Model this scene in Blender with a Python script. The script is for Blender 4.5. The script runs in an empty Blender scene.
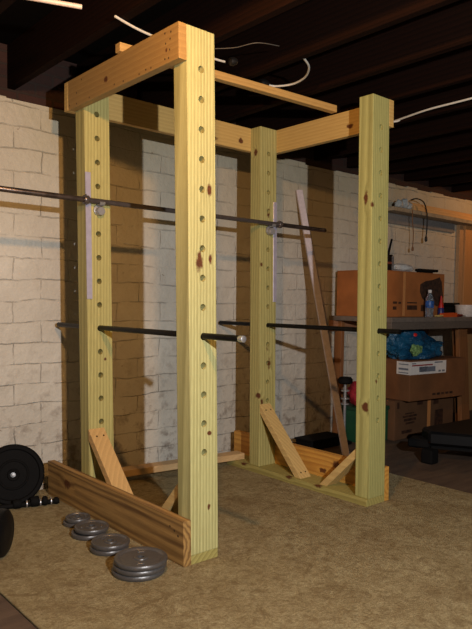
import bpy, bmesh, math, random
from mathutils import Vector, Matrix
random.seed(7)
IN = 0.0254
S = bpy.context.scene
col = S.collection

# ------------------------------------------------------------ camera, world, lights, exposure
def cam_setup():
    yaw, pitch, roll, f = 0.7159, -0.0558, 0.0150, 638.6
    fw = Vector((math.sin(yaw)*math.cos(pitch), math.cos(yaw)*math.cos(pitch), math.sin(pitch)))
    r = Vector((math.cos(yaw), -math.sin(yaw), 0)); u = r.cross(fw)
    r2 = r*math.cos(roll) + u*math.sin(roll); u2 = -r*math.sin(roll) + u*math.cos(roll)
    cd = bpy.data.cameras.new('camera'); c = bpy.data.objects.new('camera', cd); col.objects.link(c)
    M = Matrix(((r2.x, u2.x, -fw.x, -59.38*IN), (r2.y, u2.y, -fw.y, -80.87*IN), (r2.z, u2.z, -fw.z, 41.59*IN), (0, 0, 0, 1)))
    c.matrix_world = M
    cd.sensor_fit = 'VERTICAL'; cd.sensor_height = 36; cd.lens = f/629*36; cd.shift_y = 23.9/629
    cd.clip_start = 0.05; cd.clip_end = 100
    S.camera = c
cam_setup()

w = bpy.data.worlds.new('world'); S.world = w; w.use_nodes = True
w.node_tree.nodes['Background'].inputs[0].default_value = (0.9, 0.8, 0.7, 1)
w.node_tree.nodes['Background'].inputs[1].default_value = 0.004

def point_light(name, loc, energy, color, radius):
    l = bpy.data.lights.new(name, 'POINT'); l.energy = energy; l.color = color; l.shadow_soft_size = radius*IN
    o = bpy.data.objects.new(name, l); o.location = Vector(loc)*IN; col.objects.link(o); return o
point_light('work_lamp', (-33.5, -102, 58), 300, (0.98, 0.96, 0.95), 0.8)
point_light('ceiling_bulb', (-21, -32, 83), 70, (1.0, 0.50, 0.15), 1.2)
point_light('bench_bulb', (179, 22.4, 85), 12, (1.0, 0.46, 0.14), 1.2)

S.view_settings.view_transform = 'Standard'; S.view_settings.look = 'None'
S.view_settings.gamma = 1.0; S.view_settings.use_curve_mapping = False
S.view_settings.exposure = 0.0

# ------------------------------------------------------------ material helpers
def lin(c):
    return tuple(((v/255)/12.92 if v/255 <= 0.04045 else ((v/255+0.055)/1.055)**2.4) for v in c) + (1.0,)

class NT:
    def __init__(s, name):
        s.m = bpy.data.materials.new(name); s.m.use_nodes = True
        s.t = s.m.node_tree; s.n = s.t.nodes; s.l = s.t.links
        s.b = s.n['Principled BSDF']
    def new(s, kind, **kw):
        n = s.n.new('ShaderNode'+kind)
        for k, v in kw.items(): setattr(n, k, v)
        return n
    def put(s, n, i, v):
        if hasattr(v, 'is_linked') or isinstance(v, bpy.types.NodeSocket): s.l.new(v, n.inputs[i])
        else: n.inputs[i].default_value = v
    def math(s, op, a, b=0.0, clamp=False):
        n = s.new('Math', operation=op, use_clamp=clamp); s.put(n, 0, a); s.put(n, 1, b); return n.outputs[0]
    def vmath(s, op, a, b=(0, 0, 0)):
        n = s.new('VectorMath', operation=op); s.put(n, 0, a); s.put(n, 1, b); return n
    def obj(s): return s.new('TexCoord').outputs['Object']
    def mapping(s, v, loc=(0, 0, 0), scale=(1, 1, 1), rot=(0, 0, 0)):
        n = s.new('Mapping'); s.put(n, 'Vector', v); n.inputs['Location'].default_value = loc
        n.inputs['Scale'].default_value = scale; n.inputs['Rotation'].default_value = rot; return n.outputs[0]
    def noise(s, v, scale, detail=3, rough=0.5, dist=0.0):
        n = s.new('TexNoise'); s.put(n, 'Vector', v); n.inputs['Scale'].default_value = scale
        n.inputs['Detail'].default_value = detail; n.inputs['Roughness'].default_value = rough
        n.inputs['Distortion'].default_value = dist; return n
    def ramp(s, f, stops):
        n = s.new('ValToRGB'); s.put(n, 0, f); e = n.color_ramp.elements
        while len(e) < len(stops): e.new(0.5)
        for i, (p, c) in enumerate(stops):
            e[i].position = p; e[i].color = c if len(c) == 4 else tuple(c)+(1,)
        return n.outputs[0]
    def maprange(s, v, a, b, c=0.0, d=1.0):
        n = s.new('MapRange'); s.put(n, 0, v); n.inputs[1].default_value = a; n.inputs[2].default_value = b
        n.inputs[3].default_value = c; n.inputs[4].default_value = d; return n.outputs[0]
    def mix(s, f, a, b, mode='MIX'):
        n = s.new('Mix', data_type='RGBA', blend_type=mode)
        s.put(n, 0, f); s.put(n, 6, a); s.put(n, 7, b); return n.outputs[2]
    def bump(s, h, dist, strength=1.0):
        n = s.new('Bump'); s.put(n, 'Height', h); n.inputs['Distance'].default_value = dist
        n.inputs['Strength'].default_value = strength; s.l.new(n.outputs[0], s.b.inputs['Normal'])
    def base(s, c): s.put(s.b, 'Base Color', c)
    def rough(s, r): s.put(s.b, 'Roughness', r)

def plain(name, c, rough=0.6, metal=0.0, var=0.08, bump=0.0, nscale=60, coat=0.0):
    t = NT(name); v = t.obj(); n = t.noise(v, nscale, 4, 0.6).outputs['Fac']
    a = lin(c); d = tuple(x*(1-var*2.5) for x in a[:3])+(1,)
    t.base(t.mix(t.maprange(n, 0.35, 0.65), d, a)); t.rough(rough); t.b.inputs['Metallic'].default_value = metal
    if coat: t.b.inputs['Coat Weight'].default_value = coat
    if bump: t.bump(n, bump)
    return t.m

def wood(name, axis, pale, dark, pith=(0.12, 0.05), seed=0.0, ring=22, knots=(), contrast=0.6, rough=0.62, stretch=0.07, dist=2.6, marks=(), stain=None, band=0.55):
    """sawn softwood: growth rings round a pith line along the axis, fibres, knots (positions in inches)."""
    t = NT(name); v = t.obj()
    ax = 'XYZ'.index(axis)
    sc = [1, 1, 1]; sc[ax] = stretch
    off = [seed*1.3+pith[0], seed*0.7+pith[1], seed]
    o2 = [0, 0, 0]; k = 0
    for i in range(3):
        if i != ax: o2[i] = pith[k]; k += 1
        else: o2[i] = seed
    m = t.mapping(v, loc=o2, scale=sc)
    # knots bend the rings
    kmask = None; bend = None
    for (kp, kr) in knots:
        d = t.vmath('SUBTRACT', v, tuple(x*IN for x in kp)).outputs[0]
        d = t.vmath('MULTIPLY', d, tuple(1.0/(x*IN) for x in kr)).outputs[0]
        L = t.math('ADD', t.vmath('LENGTH', d).outputs['Value'], t.maprange(t.noise(v, 45, 2).outputs['Fac'], 0.3, 0.7, -0.3, 0.3))
        km = t.maprange(L, 1.25, 0.7)
        bd = t.maprange(L, 2.6, 0.8)
        kmask = km if kmask is None else t.math('MAXIMUM', kmask, km)
        bend = bd if bend is None else t.math('MAXIMUM', bend, bd)
    if bend is not None:
        sx = t.new('CombineXYZ'); 
        for i in range(3):
            if i != ax: t.put(sx, i, t.math('MULTIPLY', bend, 0.007))
        m = t.vmath('ADD', m, sx.outputs[0]).outputs[0]
    wv = t.new('TexWave', wave_type='RINGS', rings_direction=axis, wave_profile='SAW')
    t.put(wv, 'Vector', m); wv.inputs['Scale'].default_value = ring; wv.inputs['Distortion'].default_value = dist
    wv.inputs['Detail'].default_value = 2; wv.inputs['Detail Scale'].default_value = 1.6; wv.inputs['Detail Roughness'].default_value = 0.55
    fsc = [1, 1, 1]; fsc[ax] = 0.03
    fib = t.noise(t.mapping(v, scale=fsc), 420, 3, 0.6).outputs['Fac']
    blo = t.noise(t.mapping(v, loc=(seed, seed, seed), scale=[1, 1, 1] if ax < 0 else sc), 22, 3, 0.5).outputs['Fac']
    P, D = lin(pale), lin(dark)
    mid = tuple(P[i]*0.78+D[i]*0.22 for i in range(3))+(1,)
    ringc = t.ramp(wv.outputs['Fac'], [(0.0, P), (band*0.75, mid), (min(0.9, band+0.30), tuple(P[i]*(1-contrast)+D[i]*contrast for i in range(3))+(1,)), (1.0, P)])
    c = t.mix(t.maprange(fib, 0.35, 0.72, 0.0, 0.42), ringc, D)
    c = t.mix(t.maprange(blo, 0.40, 0.75, 0.0, 0.35), c, mid)
    if stain:
        c = t.mix(t.maprange(t.noise(t.mapping(v, loc=(seed, 0, 0), scale=sc), 9, 2, 0.5).outputs['Fac'], 0.45, 0.65, 0, 0.6), c, lin(stain))
    if kmask is not None:
        kc = t.mix(t.noise(v, 160, 3).outputs['Fac'], lin((36, 20, 9)), lin((120, 66, 28)))
        c = t.mix(kmask, c, kc)
    for (kp, kr) in marks:      # small nail and screw marks
        d = t.vmath('SUBTRACT', v, tuple(x*IN for x in kp)).outputs[0]
        L = t.vmath('LENGTH', t.vmath('MULTIPLY', d, (1/(kr*IN),)*3).outputs[0]).outputs['Value']
        c = t.mix(t.maprange(L, 1.2, 0.7), c, lin((50, 32, 20)))
    t.base(c); t.rough(rough); t.bump(t.math('ADD', fib, t.math('MULTIPLY', wv.outputs['Fac'], 0.3)), 0.0008, 0.5)
    return t.m

# ------------------------------------------------------------ mesh helpers (all in inches)
def wloc(o):
    v = Vector((0, 0, 0))
    while o is not None: v += o.location; o = o.parent
    return v

class MB:
    def __init__(s): s.bm = bmesh.new()
    def _bev(s, vs, bev, seg=1):
        if bev:
            es = {e for v in vs for e in v.link_edges}
            bmesh.ops.bevel(s.bm, geom=list(es), offset=bev, segments=seg, affect='EDGES', profile=0.6, clamp_overlap=True)
    def box(s, x0, x1, y0, y1, z0, z1, bev=0.0, seg=1, rz=0, org=None):
        r = bmesh.ops.create_cube(s.bm, size=1.0); vs = r['verts']
        for v in vs: v.co = Vector(((x0+x1)/2+v.co.x*(x1-x0), (y0+y1)/2+v.co.y*(y1-y0), (z0+z1)/2+v.co.z*(z1-z0)))
        if rz:
            c = Vector(org) if org else Vector(((x0+x1)/2, (y0+y1)/2, 0)); R = Matrix.Rotation(rz, 3, 'Z')
            for v in vs: v.co = R @ (v.co-c) + c
        s._bev(vs, bev, seg); return s
    def bar(s, p0, p1, wd, th, side=(1, 0, 0), bev=0.0, seg=1):
        """plank from p0 to p1 along its centre line; wd measured along side, th across."""
        p0, p1 = Vector(p0), Vector(p1); a = (p1-p0); L = a.length; a.normalize()
        sd = Vector(side); sd = (sd - a*sd.dot(a)).normalized(); n = a.cross(sd)
        r = bmesh.ops.create_cube(s.bm, size=1.0); vs = r['verts']; c = (p0+p1)/2
        for v in vs: v.co = c + sd*(v.co.x*wd) + n*(v.co.y*th) + a*(v.co.z*L)
        s._bev(vs, bev, seg); return s
    def prism(s, pts, ext, bev=0.0):
        """closed outline pts extruded by vector ext."""
        vs = [s.bm.verts.new(Vector(p)) for p in pts]; f = s.bm.faces.new(vs)
        r = bmesh.ops.extrude_face_region(s.bm, geom=[f]); nv = [g for g in r['geom'] if isinstance(g, bmesh.types.BMVert)]
        for v in nv: v.co += Vector(ext)
        bmesh.ops.recalc_face_normals(s.bm, faces=s.bm.faces[:])
        s._bev(vs+nv, bev); return s
    def tube(s, pts, r, seg=12, cap=True, closed=False):
        pts = [Vector(p) for p in pts]; n = len(pts); rs = r if isinstance(r, (list, tuple)) else [r]*n
        up = None; rings = []
        for i, p in enumerate(pts):
            a = (pts[min(i+1, n-1)] - pts[max(i-1, 0)]).normalized()
            if up is None: up = Vector((0, 0, 1)) if abs(a.z) < 0.9 else Vector((1, 0, 0))
            x = (up - a*up.dot(a)).normalized(); up = x; y = a.cross(x)
            rings.append([s.bm.verts.new(p + (x*math.cos(2*math.pi*k/seg)+y*math.sin(2*math.pi*k/seg))*rs[i]) for k in range(seg)])
        for i in range(n-1):
            for k in range(seg):
                s.bm.faces.new((rings[i][k], rings[i][(k+1) % seg], rings[i+1][(k+1) % seg], rings[i+1][k]))
        if cap: s.bm.faces.new(list(reversed(rings[0]))); s.bm.faces.new(rings[-1])
        return s
    def lathe(s, prof, c, axis=(0, 0, 1), seg=48):
        """prof: list of (radius, height along axis); closed ends where radius is 0."""
        c = Vector(c); a = Vector(axis).normalized(); t = Vector((1, 0, 0)) if abs(a.x) < 0.8 else Vector((0, 1, 0))
        x = (t - a*t.dot(a)).normalized(); y = a.cross(x); prev = None
        for (r, h) in prof:
            if r <= 1e-6: ring = [s.bm.verts.new(c+a*h)]
            else: ring = [s.bm.verts.new(c+a*h+(x*math.cos(2*math.pi*k/seg)+y*math.sin(2*math.pi*k/seg))*r) for k in range(seg)]
            if prev:
                for k in range(seg):
                    k2 = (k+1) % seg
                    if len(prev) == 1 and len(ring) > 1: s.bm.faces.new((prev[0], ring[k], ring[k2]))
                    elif len(ring) == 1 and len(prev) > 1: s.bm.faces.new((prev[k], ring[0], prev[k2]))
                    elif len(ring) > 1: s.bm.faces.new((prev[k], ring[k], ring[k2], prev[k2]))
            prev = ring
        return s
    def xf(s, fn):
        for v in s.bm.verts: v.co = Vector(fn(v.co))
        return s
    def build(s, name, mat, parent=None, smooth=False, loc=None):
        bmesh.ops.recalc_face_normals(s.bm, faces=s.bm.faces[:])
        base = wloc(parent) if parent is not None else Vector((0, 0, 0))
        l = Vector(loc)*IN if loc is not None else Vector((0, 0, 0))
        for v in s.bm.verts: v.co = v.co*IN - base - l
        me = bpy.data.meshes.new(name); s.bm.to_mesh(me); s.bm.free()
        o = bpy.data.objects.new(name, me); col.objects.link(o); o.location = l
        for m in (mat if isinstance(mat, list) else [mat]): me.materials.append(m)
        if parent is not None: o.parent = parent
        if smooth:
            for p in me.polygons: p.use_smooth = True
            try: me.set_sharp_from_angle(angle=math.radians(40))
            except Exception: pass
        return o

def tag(o, label=None, cat=None, group=None, kind=None):
    if label: o['label'] = label
    if cat: o['category'] = cat
    if group: o['group'] = group
    if kind: o['kind'] = kind
    return o
def thing(name, loc, label, cat, group=None):
    o = bpy.data.objects.new(name, None); o.location = Vector(loc)*IN; o.empty_display_size = 0.05
    col.objects.link(o); tag(o, label, cat, group); return o
def copy_tree(o, parent=None, delta=(0, 0, 0)):
    c = o.copy(); col.objects.link(c); c.parent = parent
    c.location = o.location + Vector(delta)*IN
    for ch in list(o.children): copy_tree(ch, c)
    return c
def smoothpath(pts, n=8):
    P = [Vector(p) for p in pts]; out = []
    for i in range(len(P)-1):
        p0 = P[max(i-1, 0)]; p1 = P[i]; p2 = P[i+1]; p3 = P[min(i+2, len(P)-1)]
        for k in range(n):
            t = k/n; out.append(0.5*((2*p1)+(p2-p0)*t+(2*p0-5*p1+4*p2-p3)*t*t+(3*p1-p0-3*p2+p3)*t**3))
    out.append(P[-1]); return out

# ------------------------------------------------------------ setting materials
def wall_mat():
    t = NT('painted_brick'); v = t.obj()
    sp = t.new('SeparateXYZ'); t.put(sp, 0, v)
    wob = t.noise(v, 2.6, 3, 0.55).outputs['Color']; wob2 = t.noise(v, 22, 3, 0.6).outputs['Color']
    wv = t.vmath('SCALE', t.vmath('SUBTRACT', wob, (0.5, 0.5, 0.5)).outputs[0]); wv.inputs[3].default_value = 0.06
    wv2 = t.vmath('SCALE', t.vmath('SUBTRACT', wob2, (0.5, 0.5, 0.5)).outputs[0]); wv2.inputs[3].default_value = 0.010
    cb = t.new('CombineXYZ'); t.put(cb, 0, sp.outputs[0]); t.put(cb, 1, sp.outputs[2])
    vec = t.vmath('ADD', t.vmath('ADD', cb.outputs[0], wv.outputs[0]).outputs[0], wv2.outputs[0]).outputs[0]
    vec = t.mapping(vec, loc=(0.0, -(77.6 % 4.53)*IN, 0))
    br = t.new('TexBrick'); t.put(br, 'Vector', vec); br.offset = 0.5; br.squash = 1.0
    br.inputs['Scale'].default_value = 1.0; br.inputs['Mortar Size'].default_value = 0.0045; br.inputs['Mortar Smooth'].default_value = 1.0
    br.inputs['Brick Width'].default_value = 12.3*IN; br.inputs['Row Height'].default_value = 4.53*IN
    mort = br.outputs['Fac']
    big = t.noise(v, 2.2, 4, 0.6).outputs['Fac']; fine = t.noise(v, 60, 5, 0.7).outputs['Fac']; med = t.noise(v, 13, 5, 0.65).outputs['Fac']
    paint = t.mix(t.maprange(big, 0.3, 0.7), lin((188, 182, 170)), lin((210, 206, 195)))
    top_tint = t.math('MULTIPLY', t.maprange(sp.outputs[2], 1.3, 2.1), t.maprange(big, 0.3, 0.6, 0.5, 1.0))
    paint = t.mix(top_tint, paint, lin((172, 164, 138)))      # yellower, darker colour towards the top
    paint = t.mix(t.math('MULTIPLY', t.maprange(fine, 0.5, 0.72), 0.25), paint, lin((176, 164, 146)))
    low = t.maprange(sp.outputs[2], 0.95, 0.0)
    dirt = t.math('MULTIPLY', t.maprange(med, 0.52, 0.66), t.math('MULTIPLY', low, 0.9))
    c = t.mix(dirt, paint, lin((128, 114, 102)))
    gaps = t.maprange(t.noise(t.mapping(v, scale=(0.5, 1, 1.6)), 6, 4, 0.7).outputs['Fac'], 0.50, 0.62)
    crack = t.math('MULTIPLY', t.maprange(mort, 0.55, 0.95), gaps)
    crack = t.math('MULTIPLY', crack, t.math('ADD', 0.0, t.math('MULTIPLY', t.maprange(sp.outputs[2], 1.15, 0.2), 0.8)), True)
    c = t.mix(crack, c, lin((58, 42, 32)))
    # chipped spots
    chip = t.maprange(t.noise(v, 19, 2, 0.5).outputs['Fac'], 0.74, 0.77)
    c = t.mix(t.math('MULTIPLY', chip, 0.6), c, lin((120, 96, 74)))
    t.base(c); t.rough(0.6)
    bl = t.noise(v, 6.5, 4, 0.6).outputs['Fac']
    mh = t.math('MULTIPLY', mort, t.maprange(t.noise(v, 9, 3, 0.6).outputs['Fac'], 0.35, 0.6, 0.05, 0.6))
    h = t.math('SUBTRACT', t.math('ADD', t.math('ADD', bl, t.math('MULTIPLY', med, 0.6)), t.math('MULTIPLY', fine, 0.12)), mh)
    t.bump(h, 0.010, 1.0)
    return t.m
def dark_brick_mat():
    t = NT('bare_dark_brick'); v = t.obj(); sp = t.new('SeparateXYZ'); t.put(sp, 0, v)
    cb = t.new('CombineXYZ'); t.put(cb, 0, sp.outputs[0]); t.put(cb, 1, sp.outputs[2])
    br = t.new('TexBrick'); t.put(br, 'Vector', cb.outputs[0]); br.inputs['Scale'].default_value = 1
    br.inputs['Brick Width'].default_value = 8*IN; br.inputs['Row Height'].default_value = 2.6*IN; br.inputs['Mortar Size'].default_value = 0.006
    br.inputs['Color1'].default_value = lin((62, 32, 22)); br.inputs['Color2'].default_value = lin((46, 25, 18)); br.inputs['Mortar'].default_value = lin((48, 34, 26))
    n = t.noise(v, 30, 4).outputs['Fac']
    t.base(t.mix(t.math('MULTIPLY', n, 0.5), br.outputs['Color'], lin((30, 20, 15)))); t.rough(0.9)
    t.bump(t.math('SUBTRACT', n, br.outputs['Fac']), 0.006); return t.m
def carpet_mat():
    t = NT('carpet_pile'); v = t.obj()
    a = t.noise(v, 260, 4, 0.7).outputs['Fac']; b = t.noise(v, 5.5, 5, 0.65, 0.4).outputs['Fac']; c_ = t.noise(v, 32, 5, 0.7).outputs['Fac']
    c = t.mix(t.maprange(b, 0.36, 0.66), lin((176, 162, 122)), lin((206, 194, 152)))
    c = t.mix(t.maprange(c_, 0.42, 0.66, 0, 0.6), c, lin((126, 106, 70)))
    vn = t.noise(v, 11, 5, 0.75, 1.2).outputs['Fac']
    c = t.mix(t.maprange(vn, 0.50, 0.64, 0, 0.6), c, lin((112, 90, 56)))
    c = t.mix(t.maprange(a, 0.35, 0.7, 0, 0.55), c, lin((116, 98, 64)))
    g_ = t.noise(v, 95, 3, 0.75).outputs['Fac']
    c = t.mix(t.maprange(g_, 0.40, 0.66, 0, 0.6), c, lin((126, 106, 76)))
    st = t.noise(t.mapping(v, loc=(3, 1, 0)), 2.3, 4, 0.6).outputs['Fac']
    c = t.mix(t.maprange(st, 0.56, 0.68, 0, 0.3), c, lin((110, 84, 52)))
    t.base(c); t.rough(0.95); t.b.inputs['Specular IOR Level'].default_value = 0.15
    t.bump(t.math('ADD', a, t.math('ADD', g_, t.math('MULTIPLY', c_, 0.6))), 0.008, 1.0)
    return t.m
def floor_mat():
    t = NT('bare_floor'); v = t.obj()
    a = t.noise(t.mapping(v, scale=(0.5, 3, 1)), 5, 5, 0.6).outputs['Fac']; b = t.noise(v, 60, 4, 0.6).outputs['Fac']
    c = t.mix(t.maprange(a, 0.35, 0.65), lin((72, 56, 44)), lin((96, 78, 62)))
    t.base(t.mix(t.math('MULTIPLY', b, 0.3), c, lin((60, 44, 34)))); t.rough(0.8); t.bump(b, 0.002); return t.m

M_wall = wall_mat(); M_dbrick = dark_brick_mat(); M_carpet = carpet_mat(); M_floor = floor_mat()
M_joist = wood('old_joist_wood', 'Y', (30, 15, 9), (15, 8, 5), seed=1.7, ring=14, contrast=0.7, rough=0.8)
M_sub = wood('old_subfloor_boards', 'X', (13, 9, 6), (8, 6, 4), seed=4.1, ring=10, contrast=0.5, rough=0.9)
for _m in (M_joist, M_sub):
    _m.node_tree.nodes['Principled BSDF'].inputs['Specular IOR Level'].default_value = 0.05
M_block = plain('painted_block', (84, 72, 58), 0.85, var=0.1, bump=0.002, nscale=20)

# ------------------------------------------------------------ structure
def struct(mb, name, mat, parent=None):
    o = mb.build(name, mat, parent)
    if parent is None: o['kind'] = 'structure'
    return o
XL, XR, YF, YB = -120, 300, -180, 52
struct(MB().box(XL, XR, YF, YB+6, -4, -0.45), 'floor', M_floor)
wall_back = struct(MB().box(XL, XR, YB, YB+6, -4, 83.1), 'wall_back', M_wall)
# ragged top bricks of the painted wall, bare brick above set back
mb = MB(); x = XL
while x < XR:
    wdt = random.uniform(6, 9)
    if random.random() < 0.55: mb.box(x, x+wdt-0.2, YB+0.05, YB+3, 83.0, 83.0+random.uniform(0.2, 1.0), 0.15)
    x += wdt
struct(mb, 'wall_back_cap', M_wall)
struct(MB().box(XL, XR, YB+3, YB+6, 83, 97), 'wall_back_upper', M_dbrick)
struct(MB().box(XL-4, XL, YF, YB+6, -4, 97), 'wall_left', M_block)
struct(MB().box(XR, XR+4, YF, YB+6, -4, 97), 'wall_right', M_block)
struct(MB().box(XL, XR, YF-4, YF, -4, 97), 'wall_front', M_block)
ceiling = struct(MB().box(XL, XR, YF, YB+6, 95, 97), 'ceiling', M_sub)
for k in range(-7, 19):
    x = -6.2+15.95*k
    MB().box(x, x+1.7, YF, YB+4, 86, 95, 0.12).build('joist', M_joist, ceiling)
# carpet
mb = MB(); NXc = 60
mb.box(-26, 72.4, -150, 51.2, -0.44, 0.0, 0.12)
o = mb.build('carpet', M_carpet); tag(o, 'worn tan brown carpet laid under the rack up to the bare floor', 'carpet')

# ------------------------------------------------------------ the rack
W, D, L = 52.18, 33.10, 48.87; H = 84.0
def T(v):
    x, y, z = v; t = 1-z/84
    if x > 24: return (x+0.064*t, y+0.18-1.48*t, z)
    return (x+0.606*t, y-1.98*t, z)
rack = thing('power_rack', (W/2, 20, 0), 'homemade squat rack of pale green lumber posts drilled with rows of holes', 'rack')
HOLES = [77.8-4.63*k for k in range(14)]
PAL, DRK = (204, 202, 142), (118, 108, 56)
def post(x0, y0, mat, label):
    mb = MB(); mb.box(x0, x0+5.5, y0, y0+3.5, 1.5, H, 0.14, 2)
    o = mb.build('post', mat, rack)
    cb = MB()
    for z in HOLES: cb.tube([(x0+2.75, y0-1, z), (x0+2.75, y0+4.5, z)], 0.56, 20)
    c = cb.build('cutter', mat, rack)
    m = o.modifiers.new('b', 'BOOLEAN'); m.operation = 'DIFFERENCE'; m.object = c; m.solver = 'EXACT'
    bpy.context.view_layer.update()
    dg = bpy.context.evaluated_depsgraph_get(); me = bpy.data.meshes.new_from_object(o.evaluated_get(dg))
    o.modifiers.clear(); o.data = me
    base = wloc(rack)
    for v in me.vertices:
        p = (v.co+base)/IN; v.co = Vector(T(p))*IN-base
    bpy.data.objects.remove(c)
    o['label'] = label
    return o
RB = Vector((W/2, 20, 0))
def rk(lst): return [((p[0]-RB.x, p[1]-RB.y, p[2]-RB.z), r) for p, r in lst]
def rkm(lst): return [((p[0]-RB.x, p[1]-RB.y, p[2]-RB.z), r) for p, r in lst]
k1 = rk([((2.35, -1.1, 48.1), (0.62, 0.9, 1.6)), ((4.6, -1.1, 48.5), (0.33, 0.8, 0.8)), ((4.35, -0.7, 59.3), (0.38, 0.8, 1.0)), ((4.3, -1.6, 20.6), (0.4, .8, .3)), ((4.2, -1.9, 8.6), (0.3, .8, .45))])
k2 = rk([((4.2, 32, 30), (0.3, .8, .3))])
k3 = rk([((W-2.2, 31.6, 26.6), (0.5, 1.1, 1.6)), ((W-2.9, 31.8, 30.5), (0.35, .8, .7)), ((W-5.0, 32.3, 51.0), (0.4, .8, .5)), ((W-2.7, 32.6, 63.4), (0.45, .8, 1.3)), ((W-4.6, 31.8, 17.6), (.45, .8, .9)), ((W-5.5, 32.5, 19), (.5, .9, .7)), ((W-5.5, 34.8, 78), (.4, .6, .7)), ((W-3, 31.8, 15.8), (.6, .8, .7))])
k4 = rk([((W-5.5, 1.3, 63.2), (0.7, .5, 1.3)), ((W-5.3, -0.3, 61.8), (0.5, .5, .5)), ((W-5.4, 0.2, 20.5), (0.45, .8, 1.0)), ((W-3.3, -1.2, 25.8), (0.4, .7, .45))])
post(0, 0, wood('treated_pine_front_left', 'Z', PAL, DRK, pith=(1.05, 0.42), seed=0.3, ring=20, knots=k1, dist=2.2, contrast=0.6, stretch=0.02, band=0.5), 'front left post with two brown knots below the bar height')
p2 = post(0, D, wood('treated_pine_back_left', 'Z', (196, 188, 120), (116, 102, 48), pith=(1.05, -0.55), seed=2.3, ring=20, knots=k2, dist=2.2, contrast=0.6, stretch=0.02, band=0.5), 'back left post carrying a grey steel strip')
p3 = post(W-5.5, D, wood('treated_pine_back_right', 'Z', (190, 184, 120), (116, 104, 52), pith=(-0.95, -0.75), seed=4.4, ring=22, knots=k3, dist=2.2, contrast=0.6, stretch=0.02, band=0.5), 'back right post with dark knots')
p4 = post(W-5.5, 0, wood('treated_pine_front_right', 'Z', (186, 184, 118), (108, 102, 50), pith=(-1.0, 0.62), seed=6.1, ring=22, knots=k4, dist=2.2, contrast=0.6, stretch=0.02, band=0.5), 'front right post')

ORG, ORD = (206, 158, 84), (140, 90, 38)
M_sideL = wood('brown_board_lower_left', 'Y', (182, 144, 84), (88, 58, 26), pith=(0.745, -0.085), seed=0.9, ring=15, contrast=0.9, dist=4.5, stretch=0.06, band=0.3,
               knots=rk([((-1.2, 38, 4.2), (.8, 1.5, .9))]), marks=rkm([((-0.9, 0.6, 5.2), .22), ((-0.9, -0.4, 4.6), .22), ((-0.9, 1.8, 5.6), .2)]))
M_sideR = wood('yellow_board_lower_right', 'Y', (214, 164, 76), (160, 102, 38), pith=(-0.70, -0.08), seed=3.9, ring=13, contrast=0.7, dist=4.0, stretch=0.07, band=0.35, knots=rk([((W, 12, 5), (.6, 1.3, .9)), ((W, 16, 3), (.6, 1.0, .6))]))
nails = rkm([((-1.5, y, z), .17) for y, z in [(2, 83), (2.3, 80.4), (2.2, 82), (3.6, 79.3), (3.4, 81.6), (3.6, 83.2), (2.6, 79.2), (7.5, 79.0), (9, 79.1), (11, 78.9), (16, 79), (19, 79.2), (28, 79), (31, 83), (33, 81), (33, 79), (36, 79.3)]])
M_beamL = wood('stained_beam_upper_left', 'Y', (172, 138, 80), (124, 90, 48), pith=(0.66, 0.0), seed=5.2, ring=12, contrast=0.35, dist=1.5, marks=nails, knots=rk([((-1.5, 22, 80.8), (.3, .7, .5)), ((-1.5, 3.2, 80.6), (.3, .35, .35))]))
M_beamR = wood('pine_beam_upper_right', 'Y', (206, 174, 106), (160, 120, 62), pith=(-0.66, 0.01), seed=1.2, ring=16, contrast=0.4, dist=1.5, knots=rk([((W, 10.5, 80.5), (.5, .9, .5))]))
M_beamB = wood('pine_beam_upper_back', 'X', (210, 178, 108), (164, 124, 66), pith=(-0.40, 0.0), seed=2.6, ring=16, contrast=0.4, dist=1.6, knots=rk([((43.4, 36.6, 80.6), (.7, .5, .6)), ((34.4, 36.6, 79.6), (1.6, .5, .5))]))
M_plate = wood('treated_base_plate', 'Y', (178, 168, 100), (110, 98, 46), pith=(0.2, 0.4), seed=7.2, ring=16, contrast=0.6, dist=2.5, knots=rk([((W-5.9, 21, 1.5), (.7, 1.0, .5)), ((W-6, 36.5, 1.5), (.6, 1, .5)), ((W-5.9, 12, 1.5), (.5, .9, .5))]))
def brace_mat(n, s, pale=(222, 178, 108)):
    return wood(n, 'Y', pale, (150, 112, 62), pith=(0.1, 0.2), seed=s, ring=14, contrast=0.35, stretch=0.3, dist=1.0, marks=())

b = 0.09
def part(mb, name, mat, label=None):
    o = mb.xf(T).build(name, mat, rack)
    if label: o['label'] = label
    return o
part(MB().box(-1.5, 0, 0, L, 0, 7.25, b, 2), 'side_board', M_sideL, 'wide brown board along the floor, left side')
part(MB().box(W, W+1.5, 0, L, 0, 7.25, b, 2), 'side_board', M_sideR, 'wide yellow board along the floor, right side')
part(MB().box(0, 5.45, 0.05, 44.5, 0, 1.5, b, 2), 'base_plate', M_plate)
part(MB().box(W-6.2, W, 0, 44.5, 0, 1.5, b, 2), 'base_plate', M_plate)
part(MB().box(-1.5, 0, 0, 36.6, 78.5, H, b, 2), 'top_beam', M_beamL, 'reddish top beam with nail marks, left side')
part(MB().box(W, W+1.5, 0, 36.6, 78.5, H, b, 2), 'top_beam', M_beamR)
MB().box(-1.5, W+1.5, 36.62, 38.12, 78.5, H, b, 2).build('top_beam', M_beamB, rack)
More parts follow.
